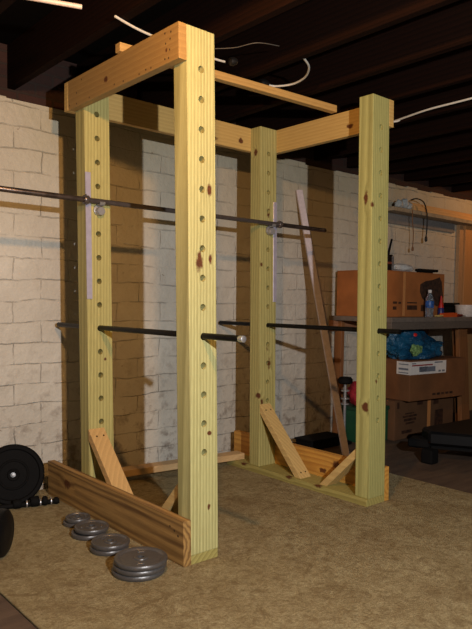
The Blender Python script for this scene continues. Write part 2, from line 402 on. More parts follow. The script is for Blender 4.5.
# diagonal braces: from posts down on to the base plates
def brace(xc, ya, za, yb, zb, mat, screws=None, wd=3.5):
    """outline in the YZ plane: flush against the post at ya, flush on the plate at zb."""
    a = Vector((0, ya, za)); c = Vector((0, yb, zb)); d = (c-a).normalized(); th = 1.5
    n = Vector((0, -d.z, d.y)); 
    if n.z > 0: n = -n            # thickness goes below
    # cut: top end on plane y=ya, bottom end on plane z=zb
    a2 = a + n*th; a2 = a2 + d*((ya-a2.y)/d.y); c2 = c+n*th; c2 = c2 + d*((zb-c2.z)/d.z)
    pts = [(xc-wd/2, p.y, p.z) for p in (a, c, c2, a2)]
    return part(MB().prism(pts, (wd, 0, 0), 0.06), 'brace', mat)
mb1, mb2 = brace_mat('brace_pine_pale', 0.2, (214, 176, 116)), brace_mat('brace_pine_yellow', 1.4, (216, 188, 124))
bL = brace(1.6, D, 16.4, 18.6, 1.5, mb1); bR = brace(W-3.6, D, 16.9, 19.2, 1.5, mb2)
bLf = brace(2.4, 3.5, 13.0, 14.2, 1.5, mb2); bRf = brace(W-3.4, 3.5, 11.6, 13.8, 1.5, mb2)
M_screw = plain('dark_screw', (40, 34, 30), 0.4, 0.8)
M_screw2 = plain('screw_pale', (70, 50, 36), 0.5, 0.5)
def screws(par, pts, nrm):
    for p in pts:
        MB().lathe([(0, 0.05), (0.17, 0.04), (0.19, 0.0), (0.19, -0.05)], T(p), nrm, 12).build('screw_head', M_screw, par)

def onbr(ya, za, yb, zb, f): return (ya+(yb-ya)*f, za+(zb-za)*f)
def brace_screws(par, xc, ya, za, yb, zb, fs):
    d = Vector((0, yb-ya, zb-za)).normalized(); n = (0, d.z if d.y > 0 else -d.z, abs(d.y))
    n = Vector((0, -d.z, d.y)); 
    if n.z < 0: n = -n
    for f, dx in fs:
        y, z = onbr(ya, za, yb, zb, f); screws(par, [(xc+dx, y, z+0.02)], n)
brace_screws(bL, 1.6, D, 16.4, 18.6, 1.5, [(0.09, -0.6), (0.09, 0.9)])
brace_screws(bR, W-3.6, D, 16.9, 19.2, 1.5, [(0.09, -0.8), (0.09, 0.8), (0.93, -0.7), (0.93, 0.8)])
# loose-looking board lying across the two base plates behind
mb = MB().bar((0.9, 47.2, 2.26), (49.3, 41.5, 2.26), 3.5, 1.5, (0, 1, 0), 0.07)
o = mb.build('floor_crosspiece', wood('crosspiece_pine', 'X', (218, 186, 136), (160, 120, 76), pith=(0.2, 0.1), seed=3.3, ring=13, contrast=0.4, knots=rk([((14.5, 43.6, 2.2), (.9, .5, .5))])), rack)
# steel strips on the back posts
M_steel = plain('galvanised_strip', (196, 192, 212), 0.35, 0.35, 0.06, nscale=30)
def strip(x0, par):
    mb = MB().box(x0, x0+1.15, D-0.22, D, 41.9, 66.4, 0.04)
    o = part(mb, 'steel_strip', M_steel, 'grey steel strip'); return o
strip(-0.02, None); strip(W-1.13, None)
# bar hooks
M_hook = plain('hook_steel', (172, 172, 174), 0.35, 0.45, 0.1, nscale=40)
def hook(xc):
    zc = HOLES[4]-0.35; yc = 32.62
    mb = MB()
    mb.lathe([(0, -1.55), (0.75, -1.5), (0.85, -1.35), (0.8, -0.2)], (xc, yc, zc+0.1), (0, 1, 0), 24)
    # collar disc and cup that the bar sits in
    mb.lathe([(0, -0.05), (1.05, -0.05), (1.1, -0.2), (1.05, -0.4), (0.6, -0.5), (0, -0.5)], (xc, yc+0.05, zc+0.35), (0, 1, 0), 28)
    pts = [(xc-0.55, 31.4+0.66*math.sin(a), 60.85-0.66*math.cos(a)) for a in [math.radians(d) for d in range(-80, 85, 15)]]
    pout = [(xc-0.55, 31.4+0.84*math.sin(a), 60.85-0.84*math.cos(a)) for a in [math.radians(d) for d in range(80, -85, -15)]]
    mb.prism(pts+pout, (1.1, 0, 0))
    mb.tube([(xc, 32.9+3.3, HOLES[4]), (xc, 31.7, HOLES[4])], 0.5, 20)
    return mb.build('bar_hook', M_hook, rack, smooth=True)
hook(2.75+0.18); hook(W-2.75)

# batten lying on the two side beams
mb = MB().box(-2.0, 51.4, 13.6, 15.1, 84.02, 85.5, 0.06); mb.xf(lambda v: (v.x, v.y+(51-v.x)*0.05, v.z))
o = mb.build('batten', wood('batten_pine', 'X', (204, 164, 96), (150, 108, 56), pith=(0.3, 2.0), seed=8.2, ring=16, contrast=0.4), None, loc=(25, 15, 84)); tag(o, 'thin square pine batten laid across the top of the rack', 'batten')

# barbell on the hooks
M_chrome = plain('dark_chrome', (112, 104, 102), 0.26, 0.6, 0.1, nscale=25)
M_sleeve = plain('sleeve_steel', (104, 92, 86), 0.3, 0.7, 0.25, nscale=25)
bb = thing('barbell', (26, 31.4, 60.85), 'long steel barbell without plates resting high on the two rear posts', 'barbell')
MB().tube([(-0.3, 31.4, 60.85), (51.9, 31.4, 60.85)], 0.5, 20).build('shaft', M_chrome, bb, True)
for a, e in ((-0.3, -17.4), (51.9, 68.8)):
    sg = 1 if e > a else -1
    MB().lathe([(0, 0), (0.5, 0), (0.53, 0.03), (0.53, abs(e-a)-0.25), (0.42, abs(e-a)), (0, abs(e-a))], (a, 31.4, 60.85), (sg, 0, 0), 20).build('sleeve', M_sleeve, bb, True)
    cl = MB().lathe([(0.5, -0.5), (0.78, -0.5), (0.86, -0.4), (0.86, 0.4), (0.78, 0.5), (0.5, 0.5)], (a, 31.4, 60.85), (sg, 0, 0), 24).build('collar', M_chrome, bb, True)
    MB().tube([(a, 31.4, 61.6), (a, 31.4, 61.95)], 0.16, 10).build('set_screw', M_chrome, cl, True)

# safety bars through the post holes
M_pipe = plain('black_pipe', (26, 25, 27), 0.4, 0.6, 0.2, nscale=30)
M_cap = plain('silver_cap', (200, 200, 205), 0.35, 0.8)
def safety(x, y0, y1, z0, z1, label, cap):
    t = thing('safety_bar', (x, (y0+y1)/2, (z0+z1)/2), label, 'safety bar', 'safety bars through the posts')
    d = Vector((0, y1-y0, z1-z0)); Ln = d.length; d.normalize()
    MB().lathe([(0, 0), (0.36, 0), (0.36, 0.01), (0.48, 0.02), (0.5, 0.08), (0.5, Ln-0.1), (0.4, Ln), (0, Ln)], (x, y0, z0), d, 24).build('pipe', M_pipe, t, True)
    if cap: 
        MB().lathe([(0, -0.06), (0.40, -0.06), (0.52, 0.0), (0.52, 0.9), (0.505, 0.92)], Vector((x, y0, z0)), d, 24).build('end_cap', M_cap, t, True)['label'] = 'silver end cap'
safety(3.09, -10.8, 50.3, 36.25, 36.25, 'black pipe safety bar through the left pair of posts, silver tip', True)
safety(49.48, -5.9, 50.9, 36.25, 36.25, 'black pipe safety bar through the right pair of posts', False)

# ------------------------------------------------------------ weight plates
def plate_mat():
    t = NT('grey_enamel_plate'); v = t.obj(); n = t.noise(v, 120, 4, 0.6).outputs['Fac']
    t.base(t.mix(n, lin((86, 84, 84)), lin((116, 114, 114)))); t.b.inputs['Metallic'].default_value = 0.55
    t.rough(t.maprange(n, 0.3, 0.7, 0.3, 0.45)); t.bump(n, 0.0006); return t.m
M_plate_w = plate_mat(); M_plate_hub = plain('grey_hub', (120, 118, 118), 0.35, 0.7)
def wplate(R, th):
    o = thing('weight_plate', (0, 0, 0), 'x', 'weight plate')
    h = th/2; r0 = 0.55; hub = max(1.0, R*0.26)
    prof = [(r0, h*0.8), (hub*0.75, h*0.92), (hub, h*0.78), (hub*1.08, h*0.42), (R*0.78, h*0.36), (R*0.84, h*0.9), (R*0.9, h), (R*0.97, h*0.86), (R, h*0.35)]
    prof = prof+[(r, -z) for r, z in reversed(prof)]+[prof[0]]
    MB().lathe(prof, (0, 0, h), (0, 0, 1), 64).build('disc', M_plate_w, o, True)
    MB().lathe([(r0, h*1.80), (r0*1.55, h*1.97), (r0*1.9, h*1.8), (r0*1.9, h*1.6)], (0, 0, 0), (0, 0, 1), 32).build('hub_ring', M_plate_hub, o, True)
    # cast marks: a few raised strokes either side of the hub
    for sgn in (-1, 1):
        MB().box(-0.55, 0.55, sgn*R*0.56-0.16, sgn*R*0.56+0.16, h*1.2, h*1.2+0.2, 0.03).build('cast_mark', M_plate_w, o)
    return o
stacks = [ # centre, radius, thickness, count, words
 ((-6.7, 1.3), 4.12, 0.80, 3, 'nearest and widest stack by the front post'),
 ((-5.8, 11.8), 3.22, 0.8, 2, 'second stack from the front post'),
 ((-5.3, 19.9), 3.05, 0.8, 2, 'third stack from the front post'),
 ((-4.5, 26.4), 2.3, 0.76, 2, 'smallest stack farthest from the front post')]
POS = {3: ['bottom', 'middle', 'top'], 2: ['lower', 'upper']}
for (cx_, cy_), R, th, n, words in stacks:
    proto = None
    for k in range(n):
        o = wplate(R, th) if proto is None else copy_tree(proto)
        if proto is None: proto = o
        j = (0, 0) if k == 0 else (random.uniform(-.25, .3), random.uniform(-.25, .25))
        if n == 3 and k == 1: j = (-0.25, -0.1)
        if k == 0: j = (-0.35, 0.1)
        o.location = Vector((cx_+j[0], cy_+j[1], 0.01+k*(th+0.02)))*IN; o.rotation_euler = (0, 0, random.uniform(0, 6))
        o['label'] = '%s round grey iron weight plate of the %s' % (POS[n][k], words)
        o['group'] = 'grey weight plates stacked on the carpet'

# black things at the left
M_rubber = plain('black_rubber', (9, 9, 10), 0.8, 0.0, 0.15, bump=0.0005, nscale=80)
M_vinyl = plain('black_vinyl', (10, 12, 15), 0.5, 0.0, 0.1)
bp = thing('black_weight_plate', (-9.3, 45.0, 0), 'large round black weight plate standing on edge against the wall', 'weight plate')
nrm = Vector((-0.30, -0.94, 0.17)).normalized(); R = 6.1
pc = Vector((-9.2, 45.2, 6.03))
prof = [(0.5, 0.55), (1.1, 0.75), (1.25, 0.5), (2.6, 0.45), (2.75, 0.62), (2.95, 0.62), (3.1, 0.42), (5.0, 0.42), (5.2, 0.8), (5.75, 0.85), (6.1, 0.5)]
prof = prof+[(r, -z) for r, z in reversed(prof)]+[prof[0]]
MB().lathe(prof, pc, nrm, 72).build('disc', M_rubber, bp, True)
MB().lathe([(0, 0.72), (0.3, 0.7), (0.36, 0.6), (0.36, 0.2), (0.5, 0.2), (0.5, -0.2)], pc, nrm, 24).build('hub', M_hook, bp, True)['label'] = 'silver hub'
# dumbbell handle with spring collars on the floor
dh = thing('dumbbell_bar', (-7, 41, 0), 'short black dumbbell bar with chrome collars on the carpet below the black plate', 'dumbbell bar')
p0, p1 = Vector((-15.5, 43.4, 0.62)), Vector((-1.9, 39.6, 0.62)); d = (p1-p0).normalized()
MB().tube([p0, p1], 0.5, 16).build('rod', M_rubber, dh, True)
Ld = (p1-p0).length
def at(f): return p0+d*(Ld*f)
for f, r, ln, m in ((0.42, 0.95, 1.6, M_rubber), (0.66, 1.05, 1.7, M_rubber), (0.80, 0.95, 1.0, M_rubber), (0.955, 0.72, 0.9, M_rubber)):
    MB().lathe([(0.5, -ln/2), (r*0.8, -ln/2), (r, -ln/2+0.25), (r, ln/2-0.25), (r*0.8, ln/2), (0.5, ln/2)], at(f)+Vector((0, 0, max(0, r-0.62))), d, 20).build('collar', m, dh, True)
for f in (0.55, 0.735, 0.885):
    MB().lathe([(0.5, -0.16), (0.74, -0.12), (0.78, 0), (0.74, 0.12), (0.5, 0.16)], at(f)+Vector((0, 0, 0.12)), d, 20).build('chrome_ring', M_cap, dh, True)
db = thing('dumbbell', (-22, 20.5, 0), 'thick black rounded weight head at the left frame edge on the carpet', 'dumbbell')
ax = Vector((0.754, -0.656, 0))
MB().lathe([(0, -2.4), (3.2, -2.4), (3.75, -2.0), (3.85, -1.4), (3.85, 1.4), (3.7, 2.0), (3.2, 2.35), (1.2, 2.4), (0, 2.4)], (-22.2, 21.0, 3.86), ax, 48).build('head', M_vinyl, db, True)
MB().lathe([(0, -2.4), (3.2, -2.4), (3.75, -2.0), (3.85, -1.4), (3.85, 1.4), (3.7, 2.0), (3.2, 2.35), (0, 2.4)], Vector((-22.2, 21.0, 3.86))-ax*10.5, ax, 48).build('head', M_vinyl, db, True)
MB().tube([Vector((-22.2, 21.0, 3.86))-ax*10, Vector((-22.2, 21.0, 3.86))], 0.55, 16).build('handle', M_chrome, db, True)

for _m in (M_vinyl, M_rubber):
    _m.node_tree.nodes['Principled BSDF'].inputs['Specular IOR Level'].default_value = 0.2
# ------------------------------------------------------------ pole leaning on the wall
M_pole = plain('white_painted_wood', (214, 202, 206), 0.5, 0, 0.06, nscale=40)
mb = MB().bar((76.0, 28.4, 0.1), (78.9, 50.85, 74.9), 1.9, 0.9, (1, -0.5, 0), 0.12, 2)
o = mb.build('pole', M_pole, None, loc=(76.0, 28.4, 0)); tag(o, 'tall white flat pole leaning against the brick wall behind the rack', 'pole')

# ------------------------------------------------------------ workbench and storage at the right
M_benchtop = plain('grey_benchtop', (120, 108, 98), 0.6, 0, 0.12, nscale=30)
M_oldwood = wood('bench_leg_wood', 'Z', (150, 100, 58), (96, 58, 30), seed=2.9, ring=14, contrast=0.5)
M_oldwoodx = wood('bench_rail_wood', 'X', (176, 124, 92), (120, 76, 48), seed=5.9, ring=14, contrast=0.5)
wb = thing('workbench', (140, 40, 0), 'long grey topped wooden workbench along the brick wall', 'workbench')
MB().box(94.5, 196, 28, 51.6, 36.6, 38.0, 0.1, 2).build('benchtop', M_benchtop, wb)
MB().box(94.6, 196, 28.2, 29.8, 34.4, 36.6, 0.08).build('front_rail', plain('grey_rail', (104, 92, 82), 0.7, 0, 0.12), wb)
MB().box(94.2, 196, 49.9, 51.4, 33.2, 36.6, 0.08).build('back_rail', M_oldwoodx, wb)
for x, y in ((141, 33), (141, 47), (194, 30), (194, 47), (97, 48.5)):
    if x == 97: MB().box(x, x+1.5, y, y+2.8, -0.45, 36.6, 0.08).build('leg', M_oldwood, wb)
    else: MB().bar((x+(4.5 if y == 33 else 0), y, -0.45), (x, y, 36.6), 5.4 if y == 33 else 3.5, 1.5, (1, 0, 0), 0.08).build('leg', M_oldwood, wb)
MB().bar((148.6, 36, -0.45), (144, 36, 34.2), 4.5, 1.5, (1, 0, 0), 0.08).build('leg', M_oldwood, wb)

def cardboard(name, c, flute=1.0):
    t = NT(name); v = t.obj(); a = t.noise(v, 8, 4).outputs['Fac']; f = t.noise(t.mapping(v, scale=(1, 1, 0.06)), 240, 2).outputs['Fac']
    A = lin(c); B = tuple(x*0.72 for x in A[:3])+(1,)
    cc = t.mix(t.maprange(a, 0.35, 0.7), A, B); cc = t.mix(t.math('MULTIPLY', f, 0.2), cc, B)
    t.base(cc); t.rough(0.75); t.bump(f, 0.0006); return t.m
M_card1 = cardboard('cardboard_orange', (172, 104, 52)); M_card2 = cardboard('cardboard_brown', (122, 78, 44)); M_card3 = cardboard('cardboard_tan', (104, 72, 46))
M_tape = plain('packing_tape', (206, 140, 84), 0.3, 0, 0.05)
M_ink = plain('dark_brown_print', (74, 44, 26), 0.7, 0, 0.3, nscale=25)
M_paper = plain('white_label_paper', (226, 220, 214), 0.6, 0, 0.04)
M_red = plain('red_ink', (150, 40, 36), 0.6); M_grey = plain('grey_ink', (120, 124, 134), 0.6)
def carton(x0, x1, y0, y1, z0, z1, mat, label, rz=0.0, seam=True):
    c = thing('cardboard_box', ((x0+x1)/2, (y0+y1)/2, z0), label, 'box', 'cardboard boxes by the workbench')
    org = (x0, y0, 0)
    def B(*a, **k): return MB().box(*a, rz=rz, org=org, **k)
    B(x0, x1, y0, y1, z0, z1-0.25, bev=0.12, seg=2).build('body', mat, c)
    h = (y1-y0)/2
    B(x0, x1, y0, y0+h-0.05, z1-0.25, z1, bev=0.05).build('flap', mat, c)
    B(x0, x1, y0+h+0.05, y1, z1-0.25, z1, bev=0.05).build('flap', mat, c)
    return c, B
c, B = carton(95.2, 131.5, 34, 49.3, 38.02, 52.0, M_card1, 'big orange brown cardboard box on the workbench with a dark torn patch')
B(108.2, 109.4, 33.93, 34.0, 38.3, 51.8).build('tape', M_tape, c)
# dark ragged patch on the front
def poly(pts, y): return [(x, y, z) for x, z in pts]
MB().prism(poly([(117.5, 48.3), (120.5, 49.4), (124.5, 49.9), (128.5, 50.9), (129.8, 49.4), (130.4, 46.6), (130.9, 44.6), (129.6, 42.4), (127.5, 41.4), (125.5, 41.9), (123.2, 40.4), (121.0, 42.6), (118.6, 44.0), (117.3, 46.0)], 33.93), (0, 0.06, 0)).build('dark_patch', plain('torn_dark_card', (70, 42, 26), 0.85, 0, 0.35, nscale=35), c)
mbp = MB()
for (a, b_, z0, z1) in ((110.6, 115.8, 42.2, 42.6), (110.6, 116.0, 40.2, 41.6), (103.2, 105.2, 42.0, 42.7), (106.0, 107.3, 42.0, 42.6), (103.2, 105.0, 40.2, 41.2), (118.2, 120.6, 39.8, 41.8)):
    MB().box(a, b_, 33.94, 34.0, z0, z1).build('print', M_ink, c)
c, B = carton(106.5, 140.5, 34.5, 47, -0.44, 11.95, M_card3, 'lower plain cardboard box on the floor under the workbench')
B(124.6, 126.4, 34.43, 34.5, -0.3, 11.7).build('tape', M_tape, c)
mbp = MB()
for (a, b_, z0, z1) in ((112, 117, 7.2, 7.6), (110.8, 118.5, 6.2, 6.8), (111.5, 118, 5.0, 5.8), (112.4, 117.2, 4.0, 4.6), (110.4, 116, 1.2, 2.2), (118.5, 121.8, 9.6, 11.2), (128, 131, 9.0, 11.0), (107.6, 108.8, 9.4, 11.4), (129, 134, 1, 7)):
    MB().box(a, b_, 34.44, 34.5, z0, z1).build('print', M_ink, c)
RZ = -0.09
c, B = carton(108.8, 137.2, 31.0, 45.5, 12.0, 24.6, M_card2, 'brown cardboard box with white shipping label stacked on the lower box', RZ)
lb = MB().box(108.7, 126.5, 30.93, 31.0, 20.2, 24.2, rz=RZ, org=(108.8, 31, 0)); lb.box(108.73, 108.8, 31.0, 36.2, 20.2, 24.2, rz=RZ, org=(108.8, 31, 0)); lb = lb.build('shipping_label', M_paper, c)
mbp = MB()
for (a, b_, z0, z1, y) in ((113, 117, 21, 22.6, 0), (113.6, 121, 20.9, 22.5, 0), (109.5, 111.5, 23.5, 23.8, 0), (120.5, 124.6, 23.5, 23.9, 0), (122.6, 123.8, 20.6, 21.2, 0), (124.4, 125.8, 20.6, 21.2, 0)):
    MB().box(a, b_, 30.90, 30.93, z0, z1, rz=RZ, org=(108.8, 31, 0)).build('label_print', M_grey, lb)
for _z in ((21.6, 22.2), (20.6, 20.9), (23.2, 23.5)):
    MB().box(108.70, 108.73, 31.6, 35.4, _z[0], _z[1], rz=RZ, org=(108.8, 31, 0)).build('label_print', M_grey, lb)
#, 21.6, 22.2, rz=RZ, org=(108.8, 31, 0)); mbp.box(108.70, 108.73, 31.8, 33.4, 20.6, 20.9, rz=RZ, org=(108.8, 31, 0)); mbp.box(108.70, 108.73, 31.4, 35.6, 23.2, 23.5, rz=RZ, org=(108.8, 31, 0))
MB().box(109.6, 119.6, 30.90, 30.93, 22.85, 23.25, rz=RZ, org=(108.8, 31, 0)).build('label_heading', M_red, lb)
mbp = MB()
for k in range(5): MB().box(120+k*2.2, 121.6+k*2.2, 30.94, 31.0, 13.2, 13.9, rz=RZ, org=(108.8, 31, 0)).build('print', M_ink, c)

# blue plastic bag, crumpled
def bag_mat():
    t = NT('blue_plastic_film'); v = t.obj(); n = t.noise(v, 14, 5, 0.7, 0.8).outputs['Fac']; n2 = t.noise(v, 7, 3).outputs['Fac']
    c = t.mix(t.maprange(n2, 0.3, 0.7), lin((16, 60, 92)), lin((36, 98, 134)))
    c = t.mix(t.maprange(n, 0.58, 0.7, 0, 0.35), c, lin((120, 160, 176)))
    t.base(c); t.rough(0.25); t.bump(n, 0.02, 0.9); return t.m
def blob(name, cen, rad, mat, seed, rough=0.16, parent=None, flat=None, sub=4, peak=None):
    from mathutils import noise as N
    bm = MB(); bmesh.ops.create_icosphere(bm.bm, subdivisions=sub, radius=1.0)
    c = Vector(cen)
    for v in bm.bm.verts:
        d = v.co.normalized(); k = 1+rough*N.noise(d*1.7+Vector((seed, 0, 0)))*2+rough*0.6*N.noise(d*5+Vector((0, seed, 0)))+rough*0.3*N.noise(d*11+Vector((0, seed, 4)))
        p = Vector((d.x*rad[0], d.y*rad[1], d.z*rad[2]))*k
        if peak: p += Vector(peak[0])*max(0, d.dot(Vector(peak[1]).normalized()))**6
        v.co = c+p
        if flat is not None and v.co.z < flat: v.co.z = flat
    return bm.build(name, mat, parent, True)
bg = thing('plastic_bag', (119, 37, 24.6), 'crumpled blue plastic bag on top of the labelled cardboard box', 'bag')
blob('bag_body', (119.5, 37.5, 27.6), (14.5, 6.5, 4.0), bag_mat(), 3.1, 0.2, bg, 24.65, 5, ((-2, 0, 6.5), (-0.35, 0, 1)))
blob('bag_print', (113.2, 31.9, 27.8), (2.8, 0.8, 1.6), plain('bag_print_green', (150, 190, 120), 0.5, 0, 0.3), 5.0, 0.25, bg)
blob('red_spot', (113.6, 33.2, 32.2), (1.2, 1.0, 0.9), plain('bright_red_plastic', (226, 44, 34), 0.35), 2.0, 0.05, bg, None, 3)['label'] = 'bright red spot'  # unidentified red spot, built as a small blob
# clear jar behind the bag
# water bottle on the bench
def glassy(name, c, rough=0.08, trans=0.85):
    t = NT(name); t.base(lin(c)); t.rough(rough); t.b.inputs['Transmission Weight'].default_value = trans; t.b.inputs['IOR'].default_value = 1.33; return t.m
wbt = thing('water_bottle', (118.0, 30.8, 38), 'clear plastic water bottle with blue label on the workbench edge', 'bottle')
MB().lathe([(0, 0.0), (1.15, 0.02), (1.3, 0.3), (1.25, 1.6), (1.32, 2.2), (1.32, 5.4), (1.1, 6.2), (0.6, 7.2), (0.5, 7.6), (0.5, 7.7), (0, 7.7)], (118.0, 30.8, 38.02), (0, 0, 1), 28).build('bottle_body', glassy('clear_pet', (210, 220, 228)), wbt, True)
MB().lathe([(1.36, 2.9), (1.38, 2.95), (1.38, 5.0), (1.36, 5.05)], (118.0, 30.8, 38.02), (0, 0, 1), 28).build('label_band', plain('bottle_label_blue', (60, 110, 190), 0.4, 0, 0.3, nscale=80), wbt, True)
MB().lathe([(0, 8.5), (0.5, 8.5), (0.58, 8.4), (0.58, 7.6), (0.5, 7.55)], (118.0, 30.8, 38.02), (0, 0, 1), 20).build('cap', M_paper, wbt, True)
gb = thing('glue_bottle', (127.6, 32.6, 38), 'small blue squeeze bottle with red nozzle right of the water bottle', 'bottle')
MB().lathe([(0, 0), (0.95, 0.05), (1.0, 0.3), (1.0, 2.4), (0.75, 3.0), (0, 3.05)], (127.6, 32.6, 38.02), (0, 0, 1), 20).build('bottle_body', plain('glue_blue', (36, 44, 110), 0.4), gb, True)
MB().lathe([(0.9, 2.9), (0.85, 3.4), (0.5, 4.6), (0.3, 6.2), (0.2, 6.8), (0, 6.85)], (127.6, 32.6, 38.02), (0, 0, 1), 20).build('nozzle', plain('glue_red', (190, 36, 28), 0.4), gb, True)
ok = thing('utility_knife', (128, 30.5, 38), 'orange handled tool lying on the workbench beside the bottle', 'tool')
MB().bar((124.6, 30.3, 38.55), (133.0, 30.6, 38.7), 1.3, 0.9, (0, 1, 0), 0.25, 2).build('handle', plain('orange_plastic', (214, 88, 34), 0.45), ok)
MB().bar((121.0, 30.2, 38.3), (124.7, 30.3, 38.5), 0.9, 0.3, (0, 1, 0), 0.1).build('tip', plain('pale_yellow_plastic', (206, 180, 110), 0.5), ok)
tb = thing('plastic_tub', (143.5, 31.8, 38), 'white open plastic tub at the right end of the workbench view', 'tub')
MB().lathe([(0, 0.05), (2.9, 0.0), (3.1, 0.2), (3.45, 3.6), (3.6, 3.7), (3.6, 4.0), (3.3, 4.0), (2.9, 0.5), (0, 0.4)], (143.7, 33.0, 38.02), (0, 0, 1), 36).build('tub_body', plain('white_plastic', (214, 206, 200), 0.5), tb, True)
tr = thing('tool_tray', (136, 36, 38), 'low black tool case on the workbench behind the orange tool', 'case')
MB().box(133.5, 146.5, 37, 45, 38.02, 41.6, 0.3, 2).build('case_body', M_rubber, tr); MB().box(133.3, 146.7, 36.8, 45.2, 41.6, 42.7, 0.25, 2).build('case_lid', M_rubber, tr)
mt = thing('mat_roll', (138, 30, 38), 'dark red screwdriver lying on the workbench beside the white tub', 'screwdriver')
MB().lathe([(0, 0), (0.4, 0.05), (0.5, 0.4), (0.45, 3.2), (0.3, 3.6), (0, 3.6)], (134.2, 30.4, 38.55), (1, 0.1, 0), 16).build('handle', plain('dark_red', (110, 26, 22), 0.4), mt, True)
MB().tube([(137.7, 30.7, 38.5), (140.3, 31.0, 38.3)], 0.12, 10).build('blade', M_cap, mt, True)
mt.name = 'screwdriver'

# things on the big carton
cn = thing('paint_can', (99.8, 37, 52), 'dark round can with a brush standing in it on the big box', 'can')
MB().lathe([(0, 0), (2.2, 0.0), (2.25, 0.2), (2.25, 4.4), (2.35, 4.5), (2.35, 4.7), (2.1, 4.7), (2.1, 0.4), (0, 0.4)], (102.4, 36.8, 52.02), (0, 0, 1), 32).build('can_body', plain('black_can', (34, 24, 20), 0.35, 0.3), cn, True)
MB().lathe([(2.27, 1.9), (2.29, 1.95), (2.29, 2.5), (2.27, 2.55)], (102.4, 36.8, 52.02), (0, 0, 1), 32).build('can_band', plain('can_band_red', (120, 60, 40), 0.4), cn, True)
MB().box(102.9, 103.7, 34.42, 34.52, 52.1, 56.3).build('can_highlight', M_cap, cn)['label'] = 'pale strip painted as a highlight'  # highlight on the can, put in as a pale strip
br_ = thing('paint_brush', (103.6, 37.2, 53), 'paint brush with dark handle slanting out of the can', 'brush')
MB().tube([(102.9, 36.8, 52.9), (103.6, 36.9, 55.5), (105.9, 37.0, 61.8)], [0.35, 0.45, 0.3], 12).build('handle', M_vinyl, br_, True)
MB().lathe([(0, 0), (0.6, 0), (0.62, 0.4), (0.4, 1.2)], (102.8, 36.8, 52.45), (0.12, 0, 1), 14).build('ferrule', M_cap, br_, True)
tw = blob('cloth_roll', (111.4, 37, 53.2), (5.4, 2.2, 1.35), plain('white_cloth', (206, 204, 200), 0.9, 0, 0.08), 7.7, 0.12, None, 52.02, 4); tag(tw, 'rolled white cloth lying on the big cardboard box', 'cloth')
hb = thing('black_brush', (124, 36, 52), 'flat black brush lying on the right of the big box top', 'brush')
MB().bar((118.6, 36, 52.9), (129.4, 36, 53.0), 2.0, 0.9, (0, 1, 0), 0.3, 2).build('brush_back', M_rubber, hb)
MB().bar((119.4, 36, 52.3), (126.4, 36, 52.35), 1.7, 0.55, (0, 1, 0), 0.05).build('bristles', M_rubber, hb)

# behind the front right post: vise-like clamp, red bag, green box
vs = thing('clamp_stand', (92.0, 41, 0), 'thin metal stand with a dark round knob under the left end of the workbench', 'stand')
MB().tube([(91.5, 42, -0.4), (91.5, 42, 17.6)], 0.42, 14).build('rod', M_hook, vs, True)
MB().lathe([(0, 0), (1.8, 0.1), (2.2, 0.5), (2.2, 1.5), (1.7, 2.1), (0, 2.2)], (91.5, 42, 17.6), (0, 0, 1), 20).build('knob', M_rubber, vs, True)
for z in (15.6, 13.2, 11.6): MB().lathe([(0.4, -0.2), (1.3, -0.15), (1.3, 0.15), (0.4, 0.2)], (91.5, 42, z), (0, 0, 1), 18).build('flange', M_hook, vs, True)
MB().lathe([(0, 0), (2.4, 0), (2.4, 0.5), (0.6, 1.1), (0, 1.1)], (91.5, 42, -0.44), (0, 0, 1), 24).build('foot', M_rubber, vs, True)
gx = thing('green_storage_box', (105, 42, 0), 'dark green box on the floor between the stand and cardboard boxes', 'box')
MB().box(94.6, 106.0, 36.5, 46.5, -0.44, 9.2, 0.3, 2).build('box_body', plain('green_plastic', (26, 78, 52), 0.5), gx)
MB().box(94.3, 106.3, 36.2, 46.8, 9.2, 10.4, 0.25, 2).build('lid', plain('green_plastic_lid', (24, 66, 46), 0.5), gx)
rb = blob('red_bag', (98.6, 42, 14.2), (3.9, 3.5, 3.9), plain('red_cloth', (158, 26, 44), 0.8, 0, 0.15, 0.002), 9.2, 0.12, None, 10.42, 4); tag(rb, 'crumpled red cloth bag on top of the green box', 'bag')
ft = thing('floor_tray', (83, 40, 0), 'low black tray on the floor beside the foot of the pole', 'tray')
MB().box(75.5, 89.5, 40.5, 47, -0.44, 2.0, 0.4, 2).build('tray_body', M_rubber, ft); MB().box(75.2, 89.8, 40.2, 47.3, 2.0, 2.6, 0.2, 2).build('tray_rim', M_rubber, ft)

# black padded bench, lower right
bn = thing('weight_bench', (105, 5, 0), 'low black padded exercise bench at the right edge on bare floor', 'bench')
MB().prism([(90.5, 12.5, 4.4), (95, 17.6, 4.4), (126, 16, 4.4), (130, -14, 4.4), (103, -10, 4.4)], (0, 0, 3.6), 0.6).build('pad', M_vinyl, bn)
MB().prism([(92.5, 13, 3.0), (96, 16, 3.0), (124, 14, 3.0), (127, -11, 3.0), (104, -8, 3.0)], (0, 0, 1.4), 0.1).build('frame', M_rubber, bn)
MB().box(89.0, 92.4, 10.4, 13.8, -0.44, 3.4, 0.5, 2).build('leg', M_rubber, bn)
MB().box(120.0, 123.0, -7, -4, -0.44, 3.4, 0.5, 2).build('leg', M_rubber, bn); MB().box(120.0, 123.0, 9, 12, -0.44, 3.4, 0.5, 2).build('leg', M_rubber, bn)
MB().prism([(88.6, 17.8, 3.2), (93.5, 19.6, 3.2), (97, 15, 3.2), (91, 12.4, 3.2)], (0, 0, 2.4), 0.5).build('end_bracket', M_rubber, bn)

